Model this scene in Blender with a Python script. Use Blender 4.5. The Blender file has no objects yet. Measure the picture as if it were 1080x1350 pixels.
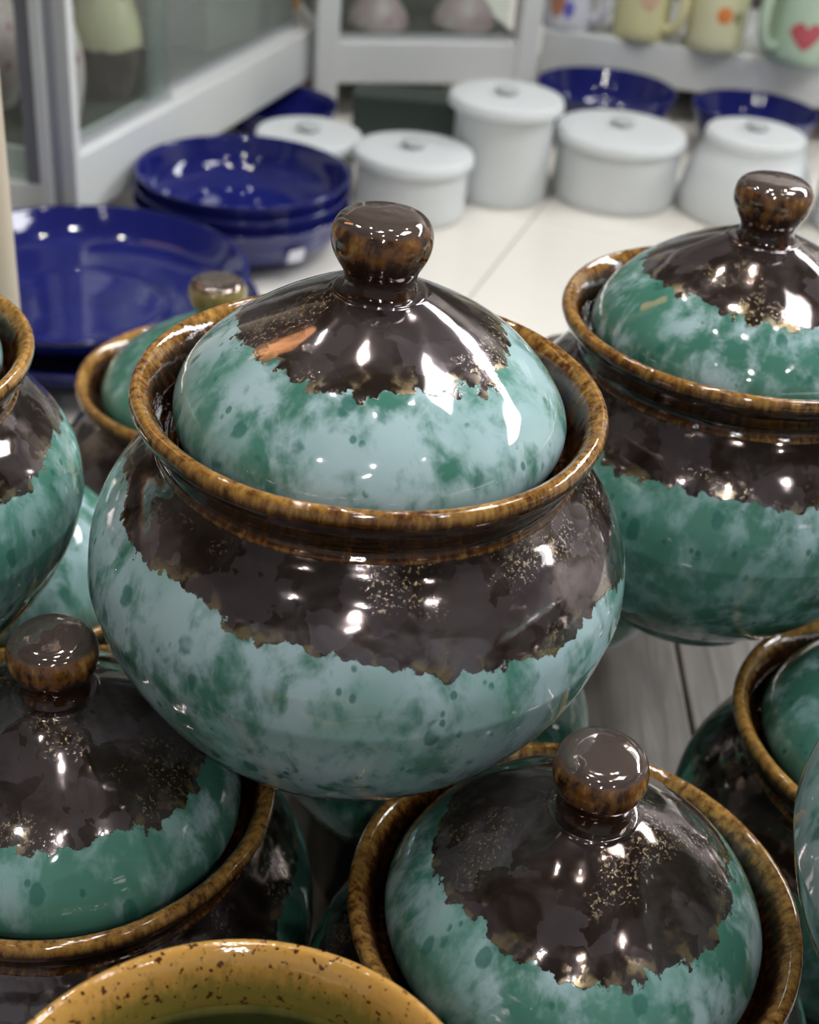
import bpy, math, random
from mathutils import Vector, Matrix, noise
random.seed(7)
sc = bpy.context.scene
COL = sc.collection
R = math.radians

# ---------------------------------------------------------------- camera
PITCH, ROLL, CAM_H, F_PX = R(33), R(5), .45, 1800.0
fwd = Vector((0, math.cos(PITCH), -math.sin(PITCH)))
up0 = Vector((0, math.sin(PITCH), math.cos(PITCH)))
rt0 = Vector((1, 0, 0))
rt = rt0*math.cos(ROLL) + up0*math.sin(ROLL)
up = up0*math.cos(ROLL) - rt0*math.sin(ROLL)
cam = bpy.data.cameras.new('camera')
camo = bpy.data.objects.new('camera', cam); COL.objects.link(camo)
M = Matrix.Identity(4)
for i in range(3):
    M[i][0] = rt[i]; M[i][1] = up[i]; M[i][2] = -fwd[i]
M[2][3] = CAM_H
camo.matrix_world = M
cam.sensor_fit = 'VERTICAL'; cam.sensor_height = 24.0; cam.lens = F_PX/1350*24.0
cam.clip_start = .01
cam.dof.use_dof = True; cam.dof.focus_distance = .40; cam.dof.aperture_fstop = 8.5
sc.camera = camo

# ---------------------------------------------------------------- world, lamps, exposure
w = bpy.data.worlds.new('shop_air'); sc.world = w; w.use_nodes = True
w.node_tree.nodes['Background'].inputs[0].default_value = (.86, .93, 1, 1)
w.node_tree.nodes['Background'].inputs[1].default_value = .24
sc.view_settings.view_transform = 'Standard'
sc.view_settings.look = 'None'
sc.view_settings.gamma = 1
sc.view_settings.use_curve_mapping = False
sc.view_settings.exposure = -.08
sc.cycles.use_denoising = True
sc.cycles.max_bounces = 6; sc.cycles.diffuse_bounces = 3; sc.cycles.glossy_bounces = 4
sc.cycles.caustics_reflective = False; sc.cycles.caustics_refractive = False
sc.cycles.use_adaptive_sampling = True; sc.cycles.adaptive_threshold = .04; sc.cycles.adaptive_min_samples = 16

def area(name, loc, target, sx, sy, watts, col=(1, .97, .93), shape='RECTANGLE'):
    l = bpy.data.lights.new(name, 'AREA'); l.shape = shape; l.size = sx
    if shape in ('RECTANGLE', 'ELLIPSE'): l.size_y = sy
    l.energy = watts; l.color = col
    o = bpy.data.objects.new(name, l); COL.objects.link(o)
    o.location = loc
    o.rotation_euler = (Vector(target)-Vector(loc)).to_track_quat('-Z', 'Y').to_euler()
    return o
def strip(name, a, b, width, watts, col):
    """a row of ceiling troffers from a to b, shining down"""
    a, b = Vector(a), Vector(b)
    o = area(name, (a+b)/2, (a+b)/2-Vector((0, 0, 1)), (b-a).length, width, watts, col)
    o.rotation_euler = (0, 0, math.atan2((b-a).y, (b-a).x))
    return o
strip('ceiling_tubes', (.95, 2.55, 1.80), (3.8, 1.00, 1.80), .55, 130, (.95, .98, 1))
# ceiling fitting further along the shop
area('ceiling_panel', (.9, .55, 1.80), (.9, .55, 0), .5, .5, 15, (.97, .98, 1))
area('added_warm_panel', (-1.15, 1.25, 1.5), (-.1, .5, .2), .22, .6, 1.6, (1, .5, .2))  # added warm panel, gives the orange reflection on the left of the lids
# round bulbs, behind the photographer and overhead
for x, y, z, e in ((.08, -.75, 1.25, 2.2), (.04, -.95, 1.12, 2.2), (-.45, .05, 1.7, .9), (.5, .15, 1.7, 1.6),
                   (0, -.1, 1.75, 1.8), (-.7, -.9, 1.5, .8), (.9, -.7, 1.5, 1.6)):
    area('ceiling_bulb', (x, y, z), (0, .4, .15), .04, .04, e, (1, .98, .95), 'DISK')
for x, y in ((-.75, .95), (-.3, 1.15), (.15, .95), (.55, 1.25), (-.1, .5)):
    area('ceiling_bulb', (x, y, 1.8), (x*.5, y, 0), .05, .05, 3.4, (1, .98, .95), 'DISK')

# ---------------------------------------------------------------- helpers
def link(name, me, mat=None, parent=None, smooth=True):
    o = bpy.data.objects.new(name, me); COL.objects.link(o)
    if mat is not None and not me.materials: me.materials.append(mat)
    if parent is not None: o.parent = parent
    if smooth:
        for p in me.polygons: p.use_smooth = True
    return o
def tag(o, label, cat, group=None):
    o['label'] = label; o['category'] = cat
    if group: o['group'] = group
    return o
def thing(name, loc, label, cat, group=None, rot=(0, 0, 0), scale=1):
    o = bpy.data.objects.new(name, None); COL.objects.link(o)
    o.empty_display_size = .02
    o.location = loc; o.rotation_euler = rot; o.scale = (scale,)*3
    if cat not in ('cabinet', 'counter', 'shelf'): o.location.z += .0007
    return tag(o, label, cat, group)
def mesh(name, vs, fs):
    me = bpy.data.meshes.new(name); me.from_pydata(vs, [], fs); me.update(); return me
def smooth_profile(pts, n=5):
    """Catmull-Rom through (r, z)"""
    out = []
    P = [pts[0]] + list(pts) + [pts[-1]]
    for i in range(1, len(P)-2):
        p0, p1, p2, p3 = P[i-1], P[i], P[i+1], P[i+2]
        for k in range(n):
            t = k/n
            c = []
            for a in range(2):
                c.append(.5*(2*p1[a] + (p2[a]-p0[a])*t + (2*p0[a]-5*p1[a]+4*p2[a]-p3[a])*t*t + (3*p1[a]-p0[a]-3*p2[a]+p3[a])*t**3))
            out.append((max(0, c[0]), c[1]))
    out.append(pts[-1])
    return out
def revolve(name, prof, segs=96, n=5, wob=0.0, seed=0, wscale=25, cx=0, cy=0):
    pr = smooth_profile(prof, n) if n > 1 else prof
    vs, fs, rings = [], [], []
    for r, z in pr:
        if r < 1e-5:
            rings.append([len(vs)]); vs.append((cx, cy, z)); continue
        ring = []
        for k in range(segs):
            a = 2*math.pi*k/segs
            x, y, zz = r*math.cos(a), r*math.sin(a), z
            if wob:
                q = Vector((x, y, z))*wscale + Vector((seed*3.7, seed*1.3, seed*2.1))
                d = noise.noise(q)*wob
                x += d*math.cos(a); y += d*math.sin(a); zz += noise.noise(q+Vector((9, 4, 1)))*wob*.5
            ring.append(len(vs)); vs.append((cx+x, cy+y, zz))
        rings.append(ring)
    for A, B in zip(rings, rings[1:]):
        if len(A) == 1 and len(B) == 1: continue
        if len(A) == 1:
            for k in range(segs): fs.append((A[0], B[(k+1) % segs], B[k]))
        elif len(B) == 1:
            for k in range(segs): fs.append((A[k], A[(k+1) % segs], B[0]))
        else:
            for k in range(segs):
                k2 = (k+1) % segs
                fs.append((A[k], A[k2], B[k2], B[k]))
    return mesh(name, vs, fs)
def box_mesh(name, x0, x1, y0, y1, z0, z1, bev=0.0):
    """bevelled box (12-edge chamfer kept simple)"""
    import bmesh
    bm = bmesh.new()
    bmesh.ops.create_cube(bm, size=1)
    for v in bm.verts:
        v.co = Vector((x0+(v.co.x+.5)*(x1-x0), y0+(v.co.y+.5)*(y1-y0), z0+(v.co.z+.5)*(z1-z0)))
    if bev:
        bmesh.ops.bevel(bm, geom=bm.edges[:], offset=bev, segments=2, affect='EDGES', profile=.6)
    me = bpy.data.meshes.new(name); bm.to_mesh(me); bm.free()
    return me
def tube_mesh(name, path, rad, segs=12, flat=1.0):
    """closed-capped tube along a path"""
    vs, fs = [], []
    n = len(path)
    for i, p in enumerate(path):
        p = Vector(p)
        t = (Vector(path[min(i+1, n-1)])-Vector(path[max(i-1, 0)])).normalized()
        a = Vector((0, 1, 0)) if abs(t.y) < .9 else Vector((1, 0, 0))
        u = t.cross(a).normalized(); v = t.cross(u).normalized()
        for k in range(segs):
            q = 2*math.pi*k/segs
            vs.append(tuple(p + u*math.cos(q)*rad + v*math.sin(q)*rad*flat))
    for i in range(n-1):
        for k in range(segs):
            k2 = (k+1) % segs
            fs.append((i*segs+k, i*segs+k2, (i+1)*segs+k2, (i+1)*segs+k))
    fs.append(tuple(range(segs))[::-1]); fs.append(tuple((n-1)*segs+k for k in range(segs)))
    return mesh(name, vs, fs)

# ---------------------------------------------------------------- materials
class NT:
    def __init__(s, name):
        s.m = bpy.data.materials.new(name); s.m.use_nodes = True
        s.t = s.m.node_tree; s.t.nodes.clear()
        s.out = s.n('ShaderNodeOutputMaterial'); s.b = s.n('ShaderNodeBsdfPrincipled')
        s.t.links.new(s.b.outputs[0], s.out.inputs[0])
    def n(s, ty, **kw):
        o = s.t.nodes.new(ty)
        for k, v in kw.items(): setattr(o, k, v)
        return o
    def put(s, sock, v):
        if v is None: return
        if hasattr(v, 'is_output') or isinstance(v, bpy.types.NodeSocket): s.t.links.new(v, sock)
        else:
            if isinstance(v, (tuple, list)) and len(v) == 3 and sock.type == 'RGBA': v = (*v, 1)
            sock.default_value = v
    def math(s, op, a, b=None, c=None, clamp=False):
        o = s.n('ShaderNodeMath', operation=op); o.use_clamp = clamp
        s.put(o.inputs[0], a); s.put(o.inputs[1], b); s.put(o.inputs[2], c)
        return o.outputs[0]
    def vmath(s, op, a, b=None):
        o = s.n('ShaderNodeVectorMath', operation=op)
        s.put(o.inputs[0], a); s.put(o.inputs[1], b)
        return o.outputs[0]
    def noise(s, vec, scale, detail=2, rough=.5, dist=0):
        o = s.n('ShaderNodeTexNoise'); s.put(o.inputs['Vector'], vec)
        o.inputs['Scale'].default_value = scale; o.inputs['Detail'].default_value = detail
        o.inputs['Roughness'].default_value = rough; o.inputs['Distortion'].default_value = dist
        return o.outputs['Fac']
    def voro(s, vec, scale, out='Distance', feature='F1', rnd=1):
        o = s.n('ShaderNodeTexVoronoi', feature=feature); s.put(o.inputs['Vector'], vec)
        o.inputs['Scale'].default_value = scale; o.inputs['Randomness'].default_value = rnd
        return o.outputs[out]
    def ramp(s, v, a, b, lo=0., hi=1., smooth=True):
        o = s.n('ShaderNodeMapRange', interpolation_type='SMOOTHSTEP' if smooth else 'LINEAR')
        s.put(o.inputs[0], v); s.put(o.inputs[1], a); s.put(o.inputs[2], b); s.put(o.inputs[3], lo); s.put(o.inputs[4], hi)
        return o.outputs[0]
    def mix(s, f, a, b):
        o = s.n('ShaderNodeMix', data_type='RGBA')
        s.put(o.inputs[0], f); s.put(o.inputs[6], a); s.put(o.inputs[7], b)
        return o.outputs[2]
    def mixf(s, f, a, b):
        o = s.n('ShaderNodeMix', data_type='FLOAT')
        s.put(o.inputs[0], f); s.put(o.inputs[2], a); s.put(o.inputs[3], b)
        return o.outputs[0]
    def obj(s): return s.n('ShaderNodeTexCoord').outputs['Object']
    def attr(s, name):
        o = s.n('ShaderNodeAttribute', attribute_type='OBJECT', attribute_name=name); return o.outputs['Fac']
    def sep(s, v):
        o = s.n('ShaderNodeSeparateXYZ'); s.put(o.inputs[0], v); return o.outputs
    def comb(s, x, y, z):
        o = s.n('ShaderNodeCombineXYZ'); s.put(o.inputs[0], x); s.put(o.inputs[1], y); s.put(o.inputs[2], z); return o.outputs[0]
    def bump(s, h, dist, strength=1.0):
        o = s.n('ShaderNodeBump'); o.inputs['Distance'].default_value = dist; o.inputs['Strength'].default_value = strength
        s.put(o.inputs['Height'], h); return o.outputs[0]
    def set(s, **kw):
        for k, v in kw.items(): s.put(s.b.inputs[k.replace('_', ' ')], v)
        return s.m

def simple(name, col, rough=.5, metal=0., vary=.0, scale=40, spec=.5, coat=0):
    t = NT(name); p = t.obj()
    c = col
    if vary:
        n = t.noise(p, scale, 3)
        c = t.mix(n, tuple(x*(1-vary) for x in col), tuple(min(1, x*(1+vary)) for x in col))
    return t.set(Base_Color=c, Roughness=rough, Metallic=metal, Specular_IOR_Level=spec, Coat_Weight=coat)

def seeded(t):
    p = t.obj(); sd = t.attr('glaze_seed')
    return p, t.vmath('ADD', p, t.comb(sd, t.math('MULTIPLY', sd, 1.7), t.math('MULTIPLY', sd, .6)))

def make_glaze():
    """turquoise drip glaze below, lustrous brown above an uneven run line"""
    t = NT('turquoise_and_brown_glaze')
    p, q = seeded(t)
    z = t.sep(p)[2]
    line = t.attr('glaze_line'); pale = t.attr('glaze_pale')
    n1 = t.noise(q, 30, 2, .5); n2 = t.noise(q, 330, 3, .65); v = t.voro(q, 185)
    zz = t.math('ADD', z, t.math('MULTIPLY', t.math('SUBTRACT', n1, .5), t.attr('glaze_wave')))
    zz = t.math('ADD', zz, t.math('MULTIPLY', t.math('SUBTRACT', n2, .5), .0050))
    zz = t.math('ADD', zz, t.math('MULTIPLY', t.math('SUBTRACT', .38, v), .0042))
    zz = t.math('ADD', zz, t.math('MULTIPLY', t.sep(p)[0], t.attr('glaze_tilt')))
    d = t.math('SUBTRACT', zz, line)
    brown = t.ramp(d, -.00022, .00022)
    # turquoise: cloudy pale blue over green, dark green flecks running down
    st = t.vmath('MULTIPLY', q, (1, 1, .62))
    c1 = t.noise(st, 58, 4, .6, .5)
    c2 = t.noise(st, 150, 3, .6, .3)
    cb = t.voro(t.vmath('MULTIPLY', q, (1, 1, .75)), 78, feature='SMOOTH_F1')
    cl = t.math('ADD', t.math('MULTIPLY', c1, .62), t.math('MULTIPLY', c2, .38))
    cl = t.math('ADD', cl, t.math('MULTIPLY', t.math('SUBTRACT', .42, cb), .22))
    cl = t.math('ADD', cl, t.math('SUBTRACT', pale, .5))
    f = t.ramp(cl, .42, .62)
    tq = t.mix(f, (.065, .205, .150), (.41, .565, .59))
    mid = t.ramp(t.noise(q, 24, 2), .42, .62)
    tq = t.mix(t.math('MULTIPLY', mid, .5), tq, (.12, .31, .245))
    sp = t.voro(t.vmath('MULTIPLY', q, (1, 1, .55)), 90)
    sp2 = t.voro(t.vmath('MULTIPLY', q, (1, 1, .6)), 210)
    spk = t.math('MULTIPLY', t.ramp(t.math('ADD', sp, t.math('MULTIPLY', t.noise(q, 260, 2), .22)), .37, .28), t.ramp(t.noise(q, 60, 2), .46, .54))
    spk = t.math('MAXIMUM', spk, t.math('MULTIPLY', t.ramp(sp2, .26, .16), t.ramp(t.noise(q, 75, 2), .54, .62)))
    tq = t.mix(t.math('MULTIPLY', spk, .75), tq, (.03, .15, .115))
    # brown with golden crystals; mauve clouds and cells paint lilac reflections into the colour
    b1 = t.noise(q, 48, 4, .6, .5)
    br = t.mix(t.ramp(b1, .38, .62), (.075, .049, .037), (.25, .205, .205))
    nd = t.n('ShaderNodeTexNoise'); t.put(nd.inputs['Vector'], q); nd.inputs['Scale'].default_value = 110; nd.inputs['Detail'].default_value = 3
    qd = t.vmath('ADD', q, t.vmath('MULTIPLY', t.vmath('SUBTRACT', nd.outputs['Color'], (.5, .5, .5)), (.02, .02, .02)))
    cells = t.voro(qd, 75, 'Color'); cg = t.sep(cells)[0]
    br = t.mix(t.math('MULTIPLY', t.ramp(cg, .35, .65), .55), br, (.062, .042, .034))
    br = t.mix(t.math('MULTIPLY', t.ramp(t.sep(cells)[1], .72, .78), .5), br, (.30, .25, .27))
    fl = t.math('MULTIPLY', t.ramp(t.noise(q, 800, 3, .7), .55, .63), t.ramp(t.noise(q, 34, 2), .5, .62))
    edge = t.math('MULTIPLY', t.ramp(d, .0055, .0), t.ramp(t.noise(q, 150, 2), .5, .62))
    gold = t.math('MAXIMUM', t.math('MULTIPLY', fl, .65), t.math('MULTIPLY', edge, .55), clamp=True)
    br = t.mix(gold, br, (.34, .26, .10))
    col = t.mix(brown, tq, br)
    h = t.math('ADD', t.math('MULTIPLY', t.noise(q, 55, 2), 1.0), t.math('MULTIPLY', brown, .16))
    h = t.math('ADD', h, t.math('MULTIPLY', t.math('MULTIPLY', gold, brown), .12))
    nrm = t.bump(h, .0011, .55)
    return t.set(Base_Color=col, Metallic=t.math('MULTIPLY', brown, t.mixf(gold, .78, .3)),
                 Roughness=t.mixf(brown, .06, t.mixf(gold, .085, .4)), IOR=1.58,
                 Coat_Weight=t.math('MULTIPLY', brown, .5), Coat_Roughness=.05, Normal=nrm)

def make_rim():
    t = NT('honey_brown_rim_glaze')
    p, q = seeded(t)
    x, y, z = t.sep(p)
    am = t.attr('glaze_amber')
    r = t.math('SQRT', t.math('ADD', t.math('MULTIPLY', x, x), t.math('MULTIPLY', y, y)))
    st = t.noise(t.vmath('MULTIPLY', q, (1, 1, .25)), 420, 4, .65)
    lo = t.noise(q, 38, 3, .55)
    top = t.ramp(z, .1275, .1325)
    foot = t.math('MULTIPLY', t.ramp(z, .1178, .1145), .85)
    top = t.math('MAXIMUM', top, t.ramp(am, .8, .9))
    a = t.math('MAXIMUM', top, foot)
    a = t.math('MULTIPLY', a, t.math('MAXIMUM', t.ramp(r, .060, .0665, .45, 1.0), t.ramp(am, .8, .9)))
    a = t.math('ADD', t.math('MULTIPLY', a, .62), t.math('MULTIPLY', t.math('SUBTRACT', st, .5), 1.5))
    a = t.math('ADD', a, t.math('MULTIPLY', t.math('SUBTRACT', lo, .5), .6))
    a = t.math('ADD', a, t.math('SUBTRACT', am, .50), clamp=True)
    c = t.mix(t.ramp(a, 0, .45, smooth=False), (.013, .0045, .0018), (.105, .036, .007))
    c = t.mix(t.ramp(a, .42, 1, smooth=False), c, (.50, .27, .065))
    c = t.mix(t.math('MULTIPLY', t.ramp(am, .8, .9), t.ramp(t.math('ADD', z, t.math('MULTIPLY', t.math('SUBTRACT', st, .5), .012)), .1300, .1215)), c, (.20, .155, .032))
    # iron specks on the paler rims
    sk = t.math('MULTIPLY', t.ramp(t.noise(q, 420, 2, .6), .60, .66), t.ramp(am, .7, .9))
    c = t.mix(sk, c, (.07, .022, .006))
    nrm = t.bump(t.noise(q, 85, 3), .0009, .55)
    return t.set(Base_Color=c, Roughness=.08, IOR=1.6, Coat_Weight=.35, Coat_Roughness=.03, Normal=nrm)

def make_knob():
    t = NT('brown_knob_glaze')
    p, q = seeded(t)
    z = t.sep(p)[2]
    n = t.noise(q, 120, 4, .6); s2 = t.noise(t.vmath('MULTIPLY', q, (1, 1, .35)), 330, 3)
    ol = t.attr('glaze_amber')
    a = t.math('ADD', t.math('MULTIPLY', n, 1.0), t.math('MULTIPLY', t.math('SUBTRACT', s2, .5), .9))
    a = t.math('ADD', a, t.ramp(z, .170, .181, -.22, .06))
    c = t.mix(t.ramp(a, .38, .60), (.032, .011, .004), (.17, .068, .016))
    c = t.mix(t.ramp(a, .60, .86), c, (.42, .23, .07))
    c = t.mix(t.ramp(ol, .7, 1.), c, t.mix(n, (.12, .085, .018), (.38, .30, .10)))
    cap = t.ramp(t.math('ADD', z, t.math('MULTIPLY', t.math('SUBTRACT', n, .5), .004)), .1838, .1858)
    c = t.mix(cap, c, (.20, .15, .13))
    return t.set(Base_Color=c, Metallic=t.math('MULTIPLY', cap, .7), Roughness=.07, IOR=1.6, Coat_Weight=.3,
                 Normal=t.bump(t.noise(q, 90, 2), .0012, .5))
GLAZE, RIM, KNOB = make_glaze(), make_rim(), make_knob()

def make_olive():
    t = NT('olive_inner_glaze'); p, q = seeded(t)
    z = t.sep(p)[2]
    s = t.noise(t.vmath('MULTIPLY', q, (1, 1, .18)), 120, 3, .6)
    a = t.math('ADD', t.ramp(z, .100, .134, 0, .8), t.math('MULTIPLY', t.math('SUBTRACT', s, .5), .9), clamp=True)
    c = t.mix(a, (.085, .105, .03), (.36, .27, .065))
    return t.set(Base_Color=c, Roughness=.12, IOR=1.55)
OLIVE = make_olive()

def make_blue():
    t = NT('cobalt_glaze'); p = t.obj()
    n = t.noise(p, 30, 3)
    return t.set(Base_Color=t.mix(n, (.007, .009, .085), (.014, .019, .16)), Roughness=.07, IOR=1.55,
                 Normal=t.bump(t.noise(p, 40, 2), .001, .3))
BLUE = make_blue()
WHITE_GLAZE = simple('matt_white_glaze', (.61, .635, .645), .42, vary=.05, scale=25)
SHADED_KNOB = simple('shadow_grey_grip', (.45, .47, .47), .4)  # greyer than the lid glaze: oval shadow at the grip put into its colour
PAINT = simple('white_cabinet_paint', (.66, .67, .66), .38, vary=.03, scale=6)
ALU = simple('grey_metal_frame', (.40, .41, .43), .38, .3, vary=.04, scale=8)
BACKP = simple('dark_cabinet_back', (.085, .08, .07), .6, vary=.15, scale=9)
DARK = simple('dark_gap_filler', (.02, .035, .028), .45, vary=.2, scale=30)
BEIGE = simple('bare_beech_wood', (.62, .52, .40), .5, vary=.1, scale=14)
WALL = simple('plaster_wall', (.34, .32, .30), .8, vary=.05, scale=3)
CEIL = simple('ceiling_paint', (.22, .21, .20), .85, vary=.03, scale=2)
FLOORM = simple('shop_floor_stone', (.30, .28, .26), .5, vary=.15, scale=4)

def make_glass(name, tint, mixw, rough):
    t = NT(name)
    tr = t.n('ShaderNodeBsdfTransparent'); tr.inputs[0].default_value = (*tint, 1)
    m = t.n('ShaderNodeMixShader')
    t.set(Base_Color=(.46, .48, .455), Roughness=rough, Specular_IOR_Level=.9)
    m.inputs[0].default_value = mixw
    t.t.links.new(tr.outputs[0], m.inputs[1]); t.t.links.new(t.b.outputs[0], m.inputs[2])
    t.t.links.new(m.outputs[0], t.out.inputs[0])
    return t.m
GLASS = make_glass('clear_pane', (.88, .92, .90), .05, .05)
HAZY = make_glass('reflection_veil_pane', (.76, .80, .78), .28, .2)  # grey reflection on the glass put in as a diffuse veil

def make_tile():
    t = NT('cream_counter_tile'); p = t.obj()
    n = t.noise(p, 5, 4); v = t.noise(p, 60, 3)
    c = t.mix(n, (.70, .665, .60), (.78, .75, .69))
    c = t.mix(t.math('MULTIPLY', v, .12), c, (.6, .56, .48))
    return t.set(Base_Color=c, Roughness=.22, IOR=1.5)
TILE = make_tile()
def make_wood():
    t = NT('grey_brown_board_wood'); p = t.obj()
    g = t.noise(t.vmath('MULTIPLY', p, (1, .06, 1)), 120, 4, .6, .5)
    b = t.noise(p, 7, 3)
    c = t.mix(t.ramp(g, .35, .65), (.035, .027, .021), (.115, .095, .078))
    c = t.mix(t.math('MULTIPLY', b, .4), c, (.15, .135, .12))
    return t.set(Base_Color=c, Roughness=.32, IOR=1.5, Normal=t.bump(g, .0006, .4))
WOOD = make_wood()

# ---------------------------------------------------------------- the setting
def struct(name, me, mat):
    o = link(name, me, mat, None, False); o['kind'] = 'structure'; return o
struct('floor', box_mesh('floor', -3, 4.4, -2.2, 3.2, -.86, -.80), FLOORM)
struct('wall_back', box_mesh('wall_back', -3, 4.4, 3.0, 3.1, -.80, 1.9), WALL)
struct('wall_left', box_mesh('wall_left', -2.6, -2.5, -2.2, 3.0, -.80, 1.9), WALL)
struct('wall_right', box_mesh('wall_right', 4.2, 4.3, -2.2, 3.0, -.80, 1.9), WALL)
struct('ceiling', box_mesh('ceiling', -3, 4.4, -2.2, 3.2, 1.9, 1.98), CEIL)

# counter: slab with large cream tiles at the back, a grey-brown board in front
ctr = thing('display_counter', (0, 0, -.80), 'long display counter, cream tiles behind and grey-brown boards under the green pots', 'counter')
link('base_cabinet', box_mesh('base_cabinet', -1.25, 1.25, -.02, 2.1, 0, .775), BACKP, ctr, False)
link('bed', box_mesh('bed', -1.3, 1.3, .71, 2.12, .7755, .7925), simple('tile_grout', (.42, .40, .36), .8), ctr, False)
def clip(poly, ax, lim, keep):
    out = []
    for a, b in zip(poly, poly[1:]+poly[:1]):
        ia, ib = (a[ax]-lim)*keep >= 0, (b[ax]-lim)*keep >= 0
        if ia: out.append(a)
        if ia != ib:
            f = (lim-a[ax])/(b[ax]-a[ax]); out.append(a.lerp(b, f))
    return out
jd = Vector((.054, .181, 0)).normalized()          # joint direction seen on the counter
ex = Vector((jd.y, -jd.x, 0)); ts, g = .46, .0007
org = Vector((.0335, 1.0193, 0))
for i in range(-4, 4):
    for j in range(-2, 4):
        p = org + ex*(i*ts) + jd*((j-.58)*ts)
        poly = [p+ex*g+jd*g, p+ex*(ts-g)+jd*g, p+ex*(ts-g)+jd*(ts-g), p+ex*g+jd*(ts-g)]
        for ax, lim, k in ((0, -1.3, 1), (0, 1.3, -1), (1, .712, 1), (1, 2.11, -1)):
            if len(poly) > 2: poly = clip(poly, ax, lim, k)
        if len(poly) < 3: continue
        n = len(poly)
        c = sum(poly, Vector())/n
        vs = [(q.x, q.y, .7926) for q in poly] + [(q.x, q.y, .7992) for q in poly] + [tuple((q+(c-q).normalized()*.001).xy)+(.80,) for q in poly]
        fs = [tuple(range(n))[::-1], tuple(range(2*n, 3*n))]
        for a in range(n):
            b2 = (a+1) % n
            fs += [(a, b2, n+b2, n+a), (n+a, n+b2, 2*n+b2, 2*n+a)]
        link('tile', mesh('tile', vs, fs), TILE, ctr, False)
pw = .155
for k in range(-8, 8):
    me = box_mesh('plank', k*pw+.0008, (k+1)*pw-.0008, -.05, .709, .7755, .7835, .0015)
    link('plank', me, WOOD, ctr, False)

# ---------------------------------------------------------------- glazed pots
HR, D, ZL = .134, .016, -.0165          # rim height, neck offset, level of the boards
BODY = [(0, .004), (.028, .004), (.031, .0005), (.0335, 0), (.0365, .0006), (.038, .004), (.0425, .0080), (.0555, .0185), (.0695, .0345),
        (.0797, .0525), (.0843, .0680), (.0848, .0735), (.0834, .0840), (.0786, .0955), (.0718, .1048), (.0660, .1108), (.0622, .1152),
        (.0585, .1145), (.058, .112), (.063, .106), (.073, .092), (.079, .072), (.074, .050), (.052, .024), (.0, .013)]
RIMP = [(.0610, .0978), (.0632, .0972), (.0640, .0985), (.0629, .1002), (.0632, .1030), (.0658, .1068), (.0690, .1106), (.0706, .1142),
        (.0702, .1168), (.0686, .1180), (.0666, .1172), (.0642, .1142), (.0618, .1090), (.0604, .1040), (.0598, .1010), (.0570, .1002), (.0560, .0985)]
RIMO = RIMP[:12] + [(.0622, .1090), (.0608, .1040), (.0600, .1000), (.0604, .0960)]
LIDP = [(0, .1030), (.050, .1030), (.0560, .1038), (.0578, .1062), (.0586, .1100), (.0578, .1145), (.0550, .1202), (.0500, .1265), (.0430, .1328),
        (.0348, .1384), (.0262, .1432), (.0190, .1467), (.0142, .1486), (.0122, .1494), (0, .1497)]
KNOBP = [(.0125, .1480), (.0113, .1492), (.0104, .1508), (.0101, .1528), (.0108, .1552), (.0124, .1578), (.0138, .1608), (.0143, .1640),
         (.0138, .1672), (.0121, .1698), (.0085, .1712), (0, .1716)]
RIMP, RIMO, LIDP, KNOBP = [[(r, z+D) for r, z in p] for p in (RIMP, RIMO, LIDP, KNOBP)]

def pot(loc, s, label, line=.0945, cap=.1525, pale=.5, amber=.5, seed=0, lid=True, rot=(0, 0, 0), lid_k=1.0, tilt=0, extra=0, knob_amber=.5, group='turquoise and brown lidded pots'):
    t = thing('lidded_pot' if lid else 'open_pot', (loc[0], loc[1], loc[2]), label, 'pot', group, rot, s)
    def props(o, **kw):
        o['glaze_seed'] = float(seed*1.37+.3); o['glaze_line'] = float(line); o['glaze_pale'] = float(pale); o['glaze_amber'] = float(amber); o['glaze_wave'] = .017; o['glaze_tilt'] = float(tilt)
        for k, v in kw.items(): o[k] = float(v)
        return o
    bp = BODY if lid else [(r*(.95 if .05 < r and z < .105 else 1), z*(.1152+extra)/.1152) for r, z in BODY[:17]]
    props(link('body', revolve('body', bp, 112, 5, .0006, seed, 28), GLAZE, t))
    props(link('rim', revolve('rim', RIMP if lid else RIMO, 128, 4, .0006, seed+.5, 22), RIM, t)).location = (0, 0, extra)
    if lid:
        l = props(link('lid', revolve('lid', LIDP, 112, 5, .0007, seed+.9, 30), GLAZE, t), glaze_line=cap, glaze_seed=seed*2.1+5.2, glaze_wave=.010, glaze_tilt=0)
        l.scale = (1, 1, lid_k); l.location = (0, 0, .119*(1-lid_k))
        k = props(link('knob', revolve('knob', KNOBP, 64, 5, .0007, seed+.2, 60), KNOB, l), glaze_amber=knob_amber)
        k.scale = (1, 1, 1/lid_k); k.location = (0, 0, .165*(1-1/lid_k))
    else:
        inner = [(.0598, .1165), (.0597, .1125), (.0635, .1050), (.0690, .0915), (.0735, .0720), (.0690, .0505-extra*.6), (.0515, .0246-extra*.95), (0, .0136-extra*.95)]
        props(link('interior', revolve('interior', inner, 96, 5, .0004, seed, 28), OLIVE, t)).location = (0, 0, extra)
    return t

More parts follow.
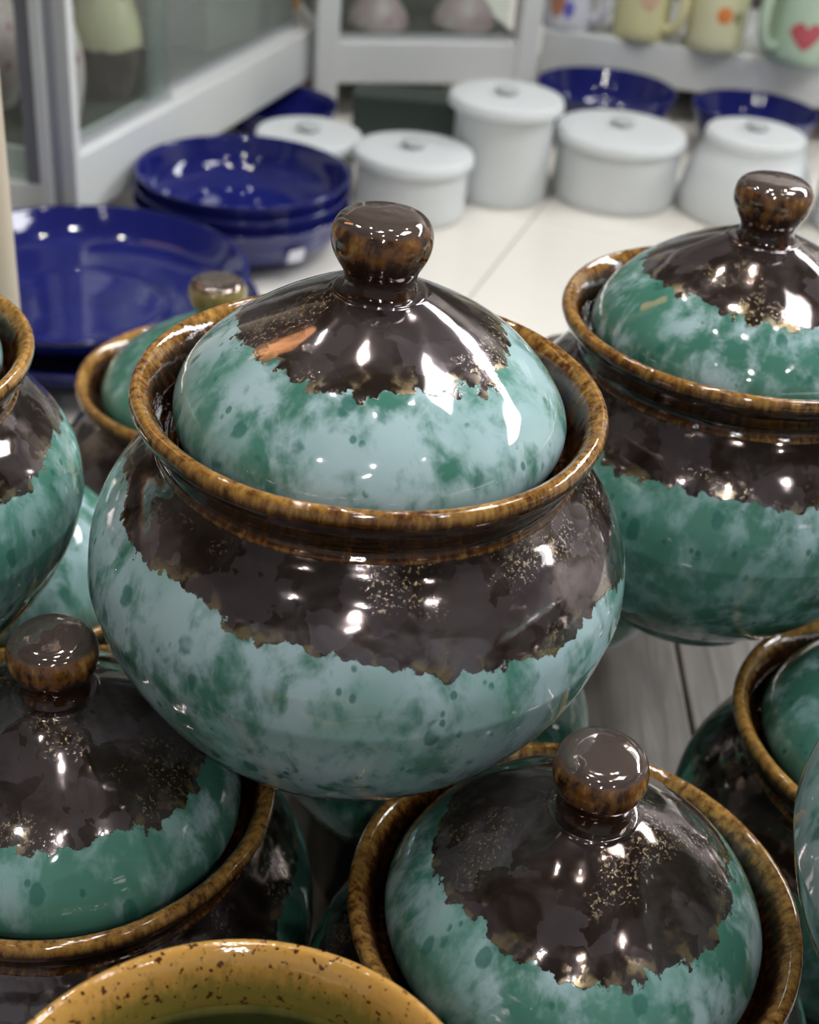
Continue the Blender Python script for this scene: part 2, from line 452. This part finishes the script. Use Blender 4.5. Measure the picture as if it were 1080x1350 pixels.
pots = [
 # upper layer
 dict(loc=(-.0161, .3637, .2573-HR*1.015), s=1.015, tilt=.09, rot=(0, R(.7), 0), label='large turquoise lidded pot with brown shoulder in the centre, resting on lower pots', line=.0935, cap=.1502, pale=.565, seed=1),
 dict(loc=(.1209, .4804, .2398-HR*.99), s=.99, label='green lidded pot cut by the right edge, just behind the large centre pot', line=.0965, cap=.1490, pale=.49, amber=.5, seed=2),
 dict(loc=(-.1885, .3855, .2435-HR*.89), s=.89, label='pot cut by the left edge above the dark knob, brown shoulder and green belly', line=.096, cap=.1525, pale=.50, amber=.62, seed=3),
 dict(loc=(.1985, .2640, .104), s=1.0, label='turquoise pot belly showing as a sliver at the lower right edge', line=.099, pale=.6, seed=4),
 # lower layer
 dict(loc=(.0622, .2962, ZL), s=1.012, lid_k=1.16, label='lidded pot at lower right with bronze flecked lid below the centre pot', line=.094, cap=.1465, pale=.50, amber=.55, seed=5),
 dict(loc=(-.1075, .3290, ZL), s=1.01, lid_k=1.14, label='lidded pot at lower left with dark brown lid and wide brown rim', line=.094, cap=.1445, pale=.46, amber=.52, seed=6),
 dict(loc=(-.0262, .1675, ZL), s=.86, extra=.0839, label='open pot without lid at the bottom edge, speckled amber rim, olive inside', line=.094, pale=.5, amber=.93, seed=7, lid=False),
 dict(loc=(.1990, .3987, ZL), s=.98, label='lidded pot at right edge, amber rim, below the green upper pot', line=.094, cap=.1505, pale=.42, amber=.68, seed=8),
 dict(loc=(.0150, .4610, ZL), s=.85, label='pot mostly hidden behind and under the large centre pot', line=.135, cap=.1545, pale=.45, seed=9),
 dict(loc=(-.1665, .4740, ZL), s=.845, lid_k=1.55, label='pale green domed pot between the left edge pot and the centre pot', line=.110, cap=.168, pale=.55, amber=.75, seed=10),
 dict(loc=(-.1040, .6200, ZL), s=1.01, label='green pot with olive rim and small olive knob in front of blue dishes', line=.094, cap=.172, pale=.42, amber=.6, seed=11, knob_amber=1),
 dict(loc=(.0700, .6080, ZL), s=.95, label='pot behind centre pot showing only its dark knob beside the right pot', line=.094, cap=.149, pale=.45, amber=.7, seed=12),
]
for d in pots: pot(**d)

# ---------------------------------------------------------------- cobalt dishes and bowls
def blue_bowl(loc, r, h, label, cat='bowl', foot=.55, wall=.62, name='blue_bowl', group='cobalt blue dishes'):
    prof = [(0, .004), (r*foot*.9, .004), (r*foot*.95, 0), (r*foot, 0), (r*(foot+.04), .004), (r*(foot+(1-foot)*wall), h*.42), (r*.965, h*.84), (r*.985, h*.93),
            (r, h*.97), (r*.995, h), (r*.975, h*.995), (r*.958, h*.93), (r*(foot+(1-foot)*wall)-.0035, h*.45), (r*foot*.94, .010), (r*foot*.8, .0085), (0, .0085)]
    t = thing(name, loc, label, cat, group)
    link('bowl_body', revolve('bowl_body', prof, 96, 4, .0005, r*100, 12), BLUE, t)
    return t
blue_bowl((-.236, .880, 0), .118, .034, 'wide cobalt blue dish, lower one of two stacked behind the left pots', 'dish', name='blue_dish')
blue_bowl((-.244, .877, .0225), .118, .036, 'wide cobalt blue dish lying on top of another at left', 'dish', name='blue_dish')
b = blue_bowl((-.1605, 1.083, 0), .0895, .042, 'deep cobalt blue bowl with paper sticker, bottom of the round stack', foot=.64, wall=.72)
blue_bowl((-.1605, 1.084, .0115), .0890, .042, 'deep cobalt blue bowl in the middle of the round stack', foot=.64, wall=.72)
blue_bowl((-.1605, 1.084, .0230), .0880, .042, 'deep cobalt blue bowl on top of the round stack', foot=.64, wall=.72)
# ---------------------------------------------------------------- white lidded pots
def canister(loc, r, h, lid_r, lid_h, label, top_r=None, name='white_canister', cat='canister'):
    t = thing(name, loc, label, cat, 'white lidded canisters')
    tr = top_r or r
    bp = [(0, .003), (r*.9, .003), (r*.93, 0), (r*.97, .0005), (r, .006), (r*.995+tr*.005, h*.3), (r*.5+tr*.5, h*.7), (tr, h-.006), (tr*.97, h), (tr*.90, h), (tr*.88, h-.01), (tr*.86, .02), (0, .015)]
    link('body', revolve('body', bp, 72, 4, .0006, r*90+h*50, 16), WHITE_GLAZE, t)
    lp = [(0, h+.0005), (lid_r*.85, h+.0005), (lid_r*.98, h+.001), (lid_r, h+.004), (lid_r*.985, h+.008), (lid_r*.93, h+.011), (lid_r*.6, h+lid_h*.75+.003), (lid_r*.25, h+lid_h), (0, h+lid_h)]
    l = link('lid', revolve('lid', lp, 72, 4, .0006, r*70, 16), WHITE_GLAZE, t)
    z = h+lid_h
    kp = [(0, z-.001), (.008, z-.001), (.0082, z+.001), (.0105, z+.003), (.011, z+.005), (.0085, z+.0065), (0, z+.007)]
    link('knob', revolve('knob', kp, 32, 4), SHADED_KNOB, l)
    return t
canister((.056, 1.264, 0), .0455, .082, .0540, .012, 'tall white lidded canister standing between two low white ones')
canister((.168, 1.285, 0), .059, .054, .063, .014, 'low wide white canister with domed lid right of the tall one', name='white_casserole')
canister((-.0245, 1.196, 0), .050, .046, .0545, .013, 'low white canister in front of the tall one, nearest the centre pot', name='white_casserole')
canister((-.122, 1.232, 0), .043, .042, .0495, .012, 'low white canister beside the round blue bowl stack', name='white_casserole')
canister((.291, 1.272, 0), .062, .066, .047, .013, 'white canister with sloping sides and narrow lid behind the right pot', top_r=.048)
canister((.406, 1.255, 0), .050, .060, .052, .012, 'white canister cut by the right edge', top_r=.049, name='white_casserole')

# ---------------------------------------------------------------- beige pole at left
pl = thing('wooden_pole', (-.2130, .60, ZL), 'plain beige wooden pole standing at the left edge', 'pole')
link('shaft', revolve('shaft', [(0, .0092), (.0155, .0092), (.0155, .02), (.0155, .3), (.0152, .55), (.012, .556), (0, .557)], 40, 3, .0002, 3, 8), BEIGE, pl)
link('foot_disc', revolve('foot_disc', [(0, .0015), (.022, .0015), (.024, .003), (.024, .007), (.022, .009), (0, .009)], 40, 2), BEIGE, pl)

# ---------------------------------------------------------------- display cabinets behind
def seg(p0, p1, depth, side=1):
    """local frame: x along p0->p1, y to the back"""
    p0, p1 = Vector((*p0, 0)), Vector((*p1, 0))
    d = p1-p0; return p0, d.length, math.atan2(d.y, d.x)
ZB = .040
LINER = simple('olive_grey_shelf_liner', (.085, .083, .068), .5, vary=.15, scale=20)
def cabinet(name, p0, p1, depth, label, board=(ZB, ZB+.046), posts=(True, True), panes=(), rail=True, pw=.026, top=.62, liner=True):
    o, L, a = seg(p0, p1, depth)
    t = thing(name, o, label, 'cabinet', 'white display cabinets', (0, 0, a))
    z0, z1 = board
    link('shelf_board', box_mesh('shelf_board', 0, L, 0, depth, z0, z1, .002), PAINT, t, False)
    link('back_panel', box_mesh('back_panel', 0, L, depth, depth+.008, .0, top), BACKP, t, False)
    link('top_board', box_mesh('top_board', 0, L, 0, depth, top, top+.03, .002), PAINT, t, False)
    if liner:
        link('shelf_liner', box_mesh('shelf_liner', .004, L-.004, .03, depth-.004, z1+.0002, z1+.0012), LINER, t, False)
    for k, x in enumerate((0, L)):
        if posts[k]:
            link('post', box_mesh('post', x-pw/2, x+pw/2, -.003, .022, 0, top, .002), PAINT, t, False)
            link('post', box_mesh('post', x-pw/2, x+pw/2, depth-.02, depth, 0, top, .002), PAINT, t, False)
    for x0, x1, yy, gm in panes:
        pn = link('glass_pane', box_mesh('glass_pane', x0, x1, yy, yy+.004, z1, top-.002), gm, t, False)
        link('pane_rail', box_mesh('pane_rail', x0, x1, yy-.003, yy+.007, z1+.0003, z1+.005), ALU, pn, False)
    return t
CL0, CL1 = (-.277, 1.005), (-.140, 1.465)
cl = cabinet('glass_cabinet', CL0, CL1, .26, 'white glass cabinet with slanting front running back at left', board=(ZB, .090), posts=(True, False), pw=.0095,
        panes=((.006, .175, .012, GLASS), (.160, .47, .022, HAZY)))
def wpart(name, x0, x1, y0, y1, z0, z1, mat, bev=.0015):
    """part of the corner cabinet given in room coordinates"""
    me = box_mesh(name, x0, x1, y0, y1, z0, z1, bev)
    me.transform((Matrix.Translation(cl.location) @ Matrix.Rotation(cl.rotation_euler.z, 4, 'Z')).inverted())
    return link(name, me, mat, cl, False)
wpart('front_board', -.66, -.295, 1.000, 1.20, ZB-.003, .069, PAINT)
wpart('post', -.3025, -.2940, .996, 1.016, 0, .62, PAINT)
wpart('recess_strip', -.2938, -.2824, 1.003, 1.016, 0, .62, ALU)
wpart('door_stile', -.3140, -.3028, 1.000, 1.014, .0692, .61, simple('dark_grey_stile', (.17, .175, .19), .4))
wpart('glass_pane', -.66, -.3142, 1.006, 1.010, .0692, .61, GLASS, 0)
wpart('back_panel', -.66, -.42, 1.20, 1.208, 0, .62, BACKP)
cm = cabinet('glass_cabinet', (-.126, 1.436), (.083, 1.500), .30, 'white cabinet in the middle with deep shelf board above dark gap', board=(ZB, .083), posts=(True, True),
        panes=((.012, .198, .012, GLASS),), pw=.024)
cr = cabinet('open_shelf', (.100, 1.556), (.80, 1.440), .24, 'open white shelf at right carrying printed mugs', board=(ZB, .086), posts=(False, True), pw=.024, liner=False)
tag(cr, 'open white shelf at right carrying printed mugs', 'shelf', 'white display cabinets')

# ---------------------------------------------------------------- mugs on the right shelf
def patch(name, r, a0, a1, shape, nx=14, nz=14):
    """thin print wrapped on a cylinder; shape(u, v)->(angle fraction, z) or outline test"""
    vs, fs = [], []
    for j in range(nz+1):
        for i in range(nx+1):
            u, v = i/nx, j/nz
            a, z = shape(u, v)
            vs.append((r*math.cos(a), r*math.sin(a), z))
    for j in range(nz):
        for i in range(nx):
            k = j*(nx+1)+i
            fs.append((k, k+1, k+nx+2, k+nx+1))
    return mesh(name, vs, fs)
def heart_shape(ac, zc, r, sz):
    def f(u, v):
        # sweep rows from the tip up
        t = v
        zz = -1 + 2*t*.95
        if t < .62: hw0, hw1 = -t/.62, t/.62
        else: hw0, hw1 = -1, 1
        q = u*2-1
        wid = (min(1, (t/.62)**.75) if t < .62 else math.sqrt(max(0, 1-((t-.62)/.42)**2*.9)))
        dip = .42*max(0, (t-.55)/.45)*max(0, 1-abs(q)*1.7)
        return ac + q*wid*sz/r, zc + (zz-dip)*sz*.85
    return f
def blob_shape(ac, zc, r, sx, sz):
    def f(u, v):
        x, y = u*2-1, v*2-1
        x2, y2 = x*math.sqrt(1-y*y/2), y*math.sqrt(1-x*x/2)
        return ac + x2*sx/r, zc + y2*sz
    return f
def mug(loc, r, h, col, label, handle_a, prints, taper=1.0):
    t = thing('mug', loc, label, 'mug', 'printed mugs on the right shelf')
    body = simple('mug_glaze', col, .15, vary=.03, scale=30)
    bp = [(0, .003), (r*.86, .003), (r*.88, 0), (r*.94, .0005), (r*.98, .005), (r, .012), (r*taper, h*.6), (r*taper, h-.002), (r*taper*.985, h), (r*taper*.93, h-.001), (r*taper*.92, h-.006), (r*.90, .012), (0, .008)]
    link('body', revolve('body', bp, 64, 3), body, t)
    hx, hy = math.cos(handle_a), math.sin(handle_a)
    path = []
    for k in range(17):
        q = -math.pi/2 + math.pi*k/16
        rr = r*.97 + .021*math.cos(q)**.6 if math.cos(q) > 1e-4 else r*.97
        path.append((hx*rr, hy*rr, h*.47 + math.sin(q)*h*.32))
    link('handle', tube_mesh('handle', path, .0058, 12), body, t)
    for nm, sh, c in prints:
        link(nm, patch(nm, r*taper+.0006 if nm != 'x' else r, 0, 0, sh), simple('mug_print', c, .2, vary=.25, scale=120), t)
    return t
AC = -math.pi/2
mug((0.126, 1.582, .086), .0310, .09, (.74, .74, .80), 'white mug with an orange and blue print beside the shelf post', R(-38),
    [('print', blob_shape(AC-.45, .040, .0310, .009, .026), (.50, .22, .13)), ('print_patch', blob_shape(AC-.02, .024, .0313, .006, .009), (.15, .15, .55))])
mug((0.207, 1.562, .086), .0315, .09, (.72, .68, .38), 'yellow mug with faint pink print, second from the shelf post', R(-42),
    [('print', blob_shape(AC+.05, .048, .0315, .011, .014), (.68, .45, .30))])
mug((0.285, 1.542, .086), .0320, .092, (.70, .68, .44), 'pale yellow mug with an orange flower print', R(60),
    [('flower', blob_shape(AC+.05, .040, .0320, .0085, .0085), (.75, .24, .05)), ('leaf', blob_shape(AC+.55, .038, .0320, .006, .006), (.35, .33, .18))])
mug((0.372, 1.522, .086), .0350, .10, (.46, .60, .46), 'mint green mug with a red heart print', R(-150),
    [('heart', heart_shape(AC-.05, .031, .0350, .0175), (.50, .09, .11))])
mug((.466, 1.515, .086), .0340, .09, (.35, .55, .62), 'light blue mug at the right edge beside the mint one', R(-20), [])

# ---------------------------------------------------------------- things under the shelves
def plate_upright(loc, r, label, rot, name='blue_plate'):
    t = thing(name, loc, label, 'plate', 'cobalt plates under the shelves', rot)
    link('plate_body', revolve('plate_body', [(0, 0), (r*.5, 0), (r*.55, .003), (r*.8, .008), (r*.98, .016), (r, .018), (r*.99, .020), (r*.8, .013), (r*.55, .008), (0, .006)], 72, 4, .0004, r*50, 15), BLUE, t)
    return t
blue_bowl((.168, 1.460, 0), .074, .056, 'cobalt blue bowl under the right shelf behind the tall canister', foot=.6)
blue_bowl((.325, 1.450, 0), .066, .050, 'cobalt blue bowl under the right shelf above the white canisters', foot=.6)
blue_bowl((-.168, 1.372, 0), .060, .036, 'cobalt blue bowl in the shade under the slanting cabinet', foot=.6)
cb = thing('dark_gap_block', (-.035, 1.375, 0), 'dark green block added in the gap below the middle cabinet, standing in for dark pots', 'box')  # added block keeps the gap dark, in place of dark green pots
link('box_body', box_mesh('box_body', -.058, .075, 0, .045, .0, .042, .002), DARK, cb, False)
link('block_top', box_mesh('block_top', -.059, .076, -.001, .046, .0421, .048, .001), DARK, cb, False)

# ---------------------------------------------------------------- ornaments behind the glass
def floral(name, base, spot, spot2, scale=60):
    t = NT(name); p = t.obj()
    v = t.voro(p, scale); n = t.noise(p, 35, 2)
    c = t.mix(t.ramp(v, .32, .22), base, spot)
    c = t.mix(t.ramp(n, .55, .62), c, spot2)
    return t.set(Base_Color=c, Roughness=.3)
FL = [floral('cream_floral_glaze', (.62, .56, .36), (.20, .33, .35), (.60, .46, .40)), floral('pink_floral_glaze', (.60, .46, .46), (.38, .22, .24), (.62, .55, .5)),
      floral('brown_floral_glaze', (.11, .065, .045), (.05, .03, .025), (.2, .13, .1)), floral('blush_glaze', (.55, .40, .42), (.62, .5, .5), (.5, .33, .37), 40)]
def jar(loc, r, h, mat, label, lid=True, name='floral_jar', cat='jar'):
    t = thing(name, loc, label, cat, 'ornaments behind the cabinet glass')
    link('body', revolve('body', [(0, .002), (r*.7, 0), (r*.8, .004), (r, h*.35), (r*.98, h*.6), (r*.75, h*.85), (r*.68, h*.9), (r*.72, h*.95), (r*.66, h*.955), (0, h*.93)], 48, 4), mat, t)
    if lid:
        l = link('lid', revolve('lid', [(0, h*.955), (r*.72, h*.957), (r*.74, h*.98), (r*.5, h*1.06), (r*.12, h*1.1), (0, h*1.1)], 48, 4), mat, t)
        link('knob', revolve('knob', [(0, h*1.09), (r*.1, h*1.095), (r*.17, h*1.15), (r*.12, h*1.2), (0, h*1.21)], 24, 3), mat, l)
    return t
t_ = NT('cream_over_brown_glaze'); p_ = t_.obj()
c_ = t_.mix(t_.ramp(t_.voro(p_, 36), .36, .26), (.60, .53, .36), (.15, .21, .22))
c_ = t_.mix(t_.ramp(t_.math('ADD', t_.sep(p_)[2], t_.math('MULTIPLY', t_.noise(p_, 60, 2), .01)), .046, .050), (.08, .045, .032), c_)
jar((-.293, 1.170, .0915), .034, .098, t_.set(Base_Color=c_, Roughness=.25), 'cream and brown jar with teal flowers behind the clear pane')
jar((-.310, 1.330, .0935), .040, .150, FL[1], 'tall pink jar standing deeper in the corner cabinet')
jar((-.312, 1.085, .0915), .024, .090, FL[1], 'slim pink jar close to the white corner post')
jar((-.385, 1.12, .0915), .040, .10, FL[1], 'pink floral jar at the left edge behind grey stile')
jar((-.372, 1.050, .0915), .022, .06, FL[2], 'small dark jar at the left edge behind grey stile', False)
def figurine(loc, s, label):
    t = thing('figurine', loc, label, 'figurine', 'ornaments behind the cabinet glass', scale=s)
    link('skirt', revolve('skirt', [(0, 0), (.030, 0), (.033, .004), (.029, .016), (.018, .03), (.010, .042), (.0085, .048), (0, .049)], 40, 4, .001, s, 40), FL[3], t)
    link('torso', revolve('torso', [(0, .0485), (.0085, .0485), (.012, .060), (.011, .068), (.005, .074), (.0045, .078), (0, .079)], 32, 4), FL[3], t)
    link('head', revolve('head', [(0, .077), (.006, .080), (.0095, .088), (.008, .096), (0, .100)], 32, 4), FL[1], t)
    return t
figurine((-.080, 1.515, .0845), 1.0, 'pink skirted figurine on the left of the middle cabinet')
figurine((.012, 1.545, .0845), 1.05, 'pink skirted figurine on the right of the middle cabinet')
def carton(loc, sx, sy, h, mat, label, rot=0, band=None):
    t = thing('carton', loc, label, 'box', 'cartons behind the dusty pane', (0, 0, rot))
    link('box_body', box_mesh('box_body', -sx/2, sx/2, -sy/2, sy/2, 0, h, .001), mat, t, False)
    if band: link('sign_reflection_band', box_mesh('sign_reflection_band', -sx/2*.7, sx/2*.7, -sy/2-.0008, -sy/2-.0001, h*.55, h*.75), band, t, False)
    return t
PALE = simple('pale_card', (.50, .50, .46), .6, vary=.08, scale=20)
TEAL = simple('teal_sign_reflection', (.10, .28, .26), .5)  # blurred sign reflection, painted as a band on an added carton
ORANGE = simple('orange_card', (.65, .30, .06), .5)
carton((-.234, 1.37, .0915), .09, .05, .10, PALE, 'added pale carton, its teal band standing in for a reflected sign', R(65), TEAL)
carton((-.190, 1.465, .0915), .05, .03, .09, PALE, 'plain pale carton next to the orange one', R(68))
carton((-.180, 1.515, .0915), .03, .02, .13, ORANGE, 'narrow orange carton at the end of the slanting cabinet', R(70))

# paper sticker on the lowest bowl of the stack
st = link('sticker', patch('sticker', .0880, 0, 0, lambda u, v: (R(-58)+u*.16+v*.03, .018+v*.010)), simple('sticker_paper', (.62, .62, .70), .6), b)
